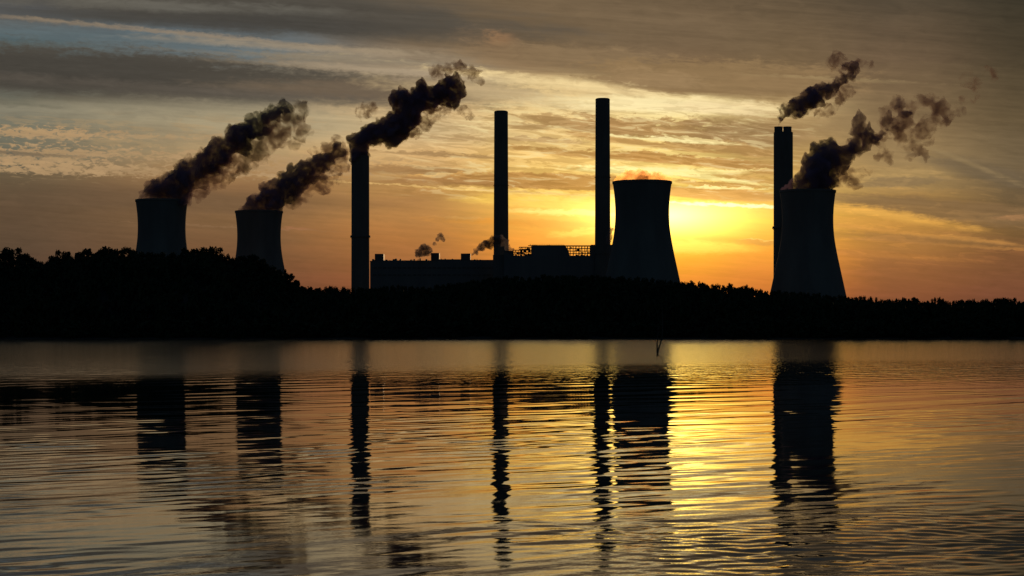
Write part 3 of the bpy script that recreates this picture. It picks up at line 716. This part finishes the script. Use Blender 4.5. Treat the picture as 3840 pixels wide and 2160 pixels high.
p3 = plume('smoke_plume', [(901,394,14),(905,386,20),(905,370,21),(910,355,23),(930,340,25),(957,330,27),(985,328,28),(1010,313,27),(1030,290,26),(1040,262,28),(1005,250,24),(1063,240,24),(1085,250,20),(1112,232,24),(1134,208,20),(1157,228,16),(1140,250,18)], DC1, SM2, 5, grow=1.25, voxel=1.6)
tag(p3, 'big dark twisting smoke plume blown up and right from the left wide chimney', 'smoke plume', 'smoke plumes from chimneys')
plume('wisp', [(1038,328,18),(1063,309,18),(1090,284,18),(1120,270,14),(1163,276,11),(1180,292,9),(1100,180,15),(1130,172,12),(1159,170,13),(1188,186,13),(1205,204,9),(930,274,14),(905,285,9),(990,350,12),(1015,345,10)], DC1, TH, 6, grow=1.4, voxel=1.6, parent=p3)
p4 = plume('smoke_plume', [(1957,313,3),(1961,304,5),(1967,295,9),(1982,281,16),(2005,268,20),(2030,252,21),(2054,241,21),(2080,227,20),(2100,213,13),(2122,200,10),(2142,190,11),(2147,170,12),(2128,168,9)], DC4, SM2, 7, grow=1.25)
tag(p4, 'short dark smoke plume from the left flue of the right chimney', 'smoke plume', 'smoke plumes from chimneys')
plume('wisp', [(2097,155,14),(2112,145,14),(2120,166,14),(2117,247,14),(2084,276,12),(2130,227,14),(2165,158,9),(2185,162,7),(2060,285,10)], DC4, TH, 8, grow=1.4, parent=p4)
p5 = plume('steam_plume', [(1971,479,4),(1982,475,8),(1998,470,14),(2018,464,22),(2040,458,30),(2066,458,32),(2084,466,14),(2062,428,34),(2074,396,30),(2086,372,20),(2108,396,27),(2132,386,22),(2155,370,20),(2174,342,20),(2160,314,16),(2195,352,17),(2214,338,10),(2228,316,9),(2242,292,9),(2250,332,9),(2262,268,9),(2278,284,9),(2266,300,8)], D4, SM2, 9, grow=1.25)
tag(p5, 'broken dark steam plume drifting right from the rightmost cooling tower', 'steam plume', 'steam plumes from cooling towers')
plume('wisp', [(2112,460,16),(2130,444,16),(2150,455,14),(2217,383,12),(2234,400,8),(2175,440,12),(2212,345,13),(2226,320,13),(2238,298,13),(2250,266,15),(2277,277,22),(2234,280,12),(2267,302,24),(2244,327,18),(2284,322,16),(2294,373,20),(2327,393,11),(2314,336,22),(2334,310,22),(2367,289,22),(2386,293,12),(2337,252,16),(2314,240,9),(2417,273,9)], D4, TH, 10, grow=1.4, parent=p5)
FT = smoke_mat('faint_steam', .12, (.5, .36, .34), (.6, .42, .36), .06, .46, .68, 0.0, .12)
plume('wisp', [(2450,205,18),(2484,190,13),(2457,240,9),(2470,215,12),(2430,250,10),(2440,190,10)], D4, FT, 11, grow=1.4, parent=p5)
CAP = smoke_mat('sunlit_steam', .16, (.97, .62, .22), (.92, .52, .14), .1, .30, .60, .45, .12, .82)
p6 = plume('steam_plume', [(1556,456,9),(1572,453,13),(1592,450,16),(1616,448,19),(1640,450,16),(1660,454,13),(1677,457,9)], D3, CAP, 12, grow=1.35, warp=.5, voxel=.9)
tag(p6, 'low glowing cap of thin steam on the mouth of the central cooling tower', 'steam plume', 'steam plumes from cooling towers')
VT = smoke_mat('vent_steam', .45, (.45, .42, .50), (.5, .45, .45), .2, .36, .60, .2, .2)
p7 = plume('steam_puff', [(1052,641,5),(1057,634,8),(1064,628,9),(1072,634,8),(1082,628,5),(1092,613,3.5),(1100,602,3.5),(1109,594,6),(1115,601,4)], DB - 10, VT, 13, warp=.3, grow=1.45, voxel=.8)
tag(p7, 'small curl of steam beside the middle roof vent of the boiler house', 'steam puff', 'steam puffs over the roofs')
p8 = plume('steam_puff', [(1190,640,3),(1197,634,5),(1210,624,7),(1225,614,8),(1241,609,9),(1257,604,9),(1270,612,7),(1278,624,6),(1288,628,4)], DB - 75, VT, 14, warp=.3, grow=1.45, voxel=.8)
tag(p8, 'streak of steam blowing across the foot of the shorter plain chimney', 'steam puff', 'steam puffs over the roofs')
p9 = plume('steam_puff', [(1530,606,5),(1533,596,5),(1535,586,4),(1536,577,4)], DC3 - 40, VT, 15, warp=.3, grow=1.4, voxel=.7)
tag(p9, 'tiny upright puff of steam between the tallest chimney and the central cooling tower', 'steam puff', 'steam puffs over the roofs')

# ---------------------------------------------------------------- dead branches standing in the lake, shoreline posts
DS = CAMZ * F / (892 - HOR); xS = X(1654, DS)
root = empty('dead_branch', (xS, DS, 0)); tag(root, 'bare forked dead branch sticking up out of the lake before the central cooling tower', 'dead branch')
def pz(uu, vv): return (X(uu, DS) - xS, 0, (893 - vv) / F * DS)
m = MB(); pts = [pz(1654, 896), pz(1653, 875), pz(1653, 858), pz(1655, 842), pz(1656, 815)]
for k in range(4): m.bar(pts[k], pts[k + 1], .12 - k * .024, .12 - (k + 1) * .024, 7)
m.build('upright_limb', M_drift, root)
m = MB(); pts = [pz(1654, 890), pz(1659, 872), pz(1664, 856), pz(1667, 835), pz(1667, 800), pz(1665, 768)]
for k in range(5): m.bar(pts[k], pts[k + 1], .11 - k * .016, .11 - (k + 1) * .016, 7)
m.build('leaning_limb', M_drift, root)
for (uu, vv, lb) in ((2268, 856, 'tiny dark post in the water off the right shore'), (710, 857, 'tiny dark post in the water off the left shore')):
    D = CAMZ * F / (vv - HOR); m = MB(); m.bar((0, 0, -.8), (.06, 0, .9), .16, .11, 8); m.bar((0, 0, .1), (.5, 0, .5), .06, .03, 5)
    o = m.build('wooden_post', M_drift); o.location = (X(uu, D), D, 0); tag(o, lb, 'post', 'posts off the shore')
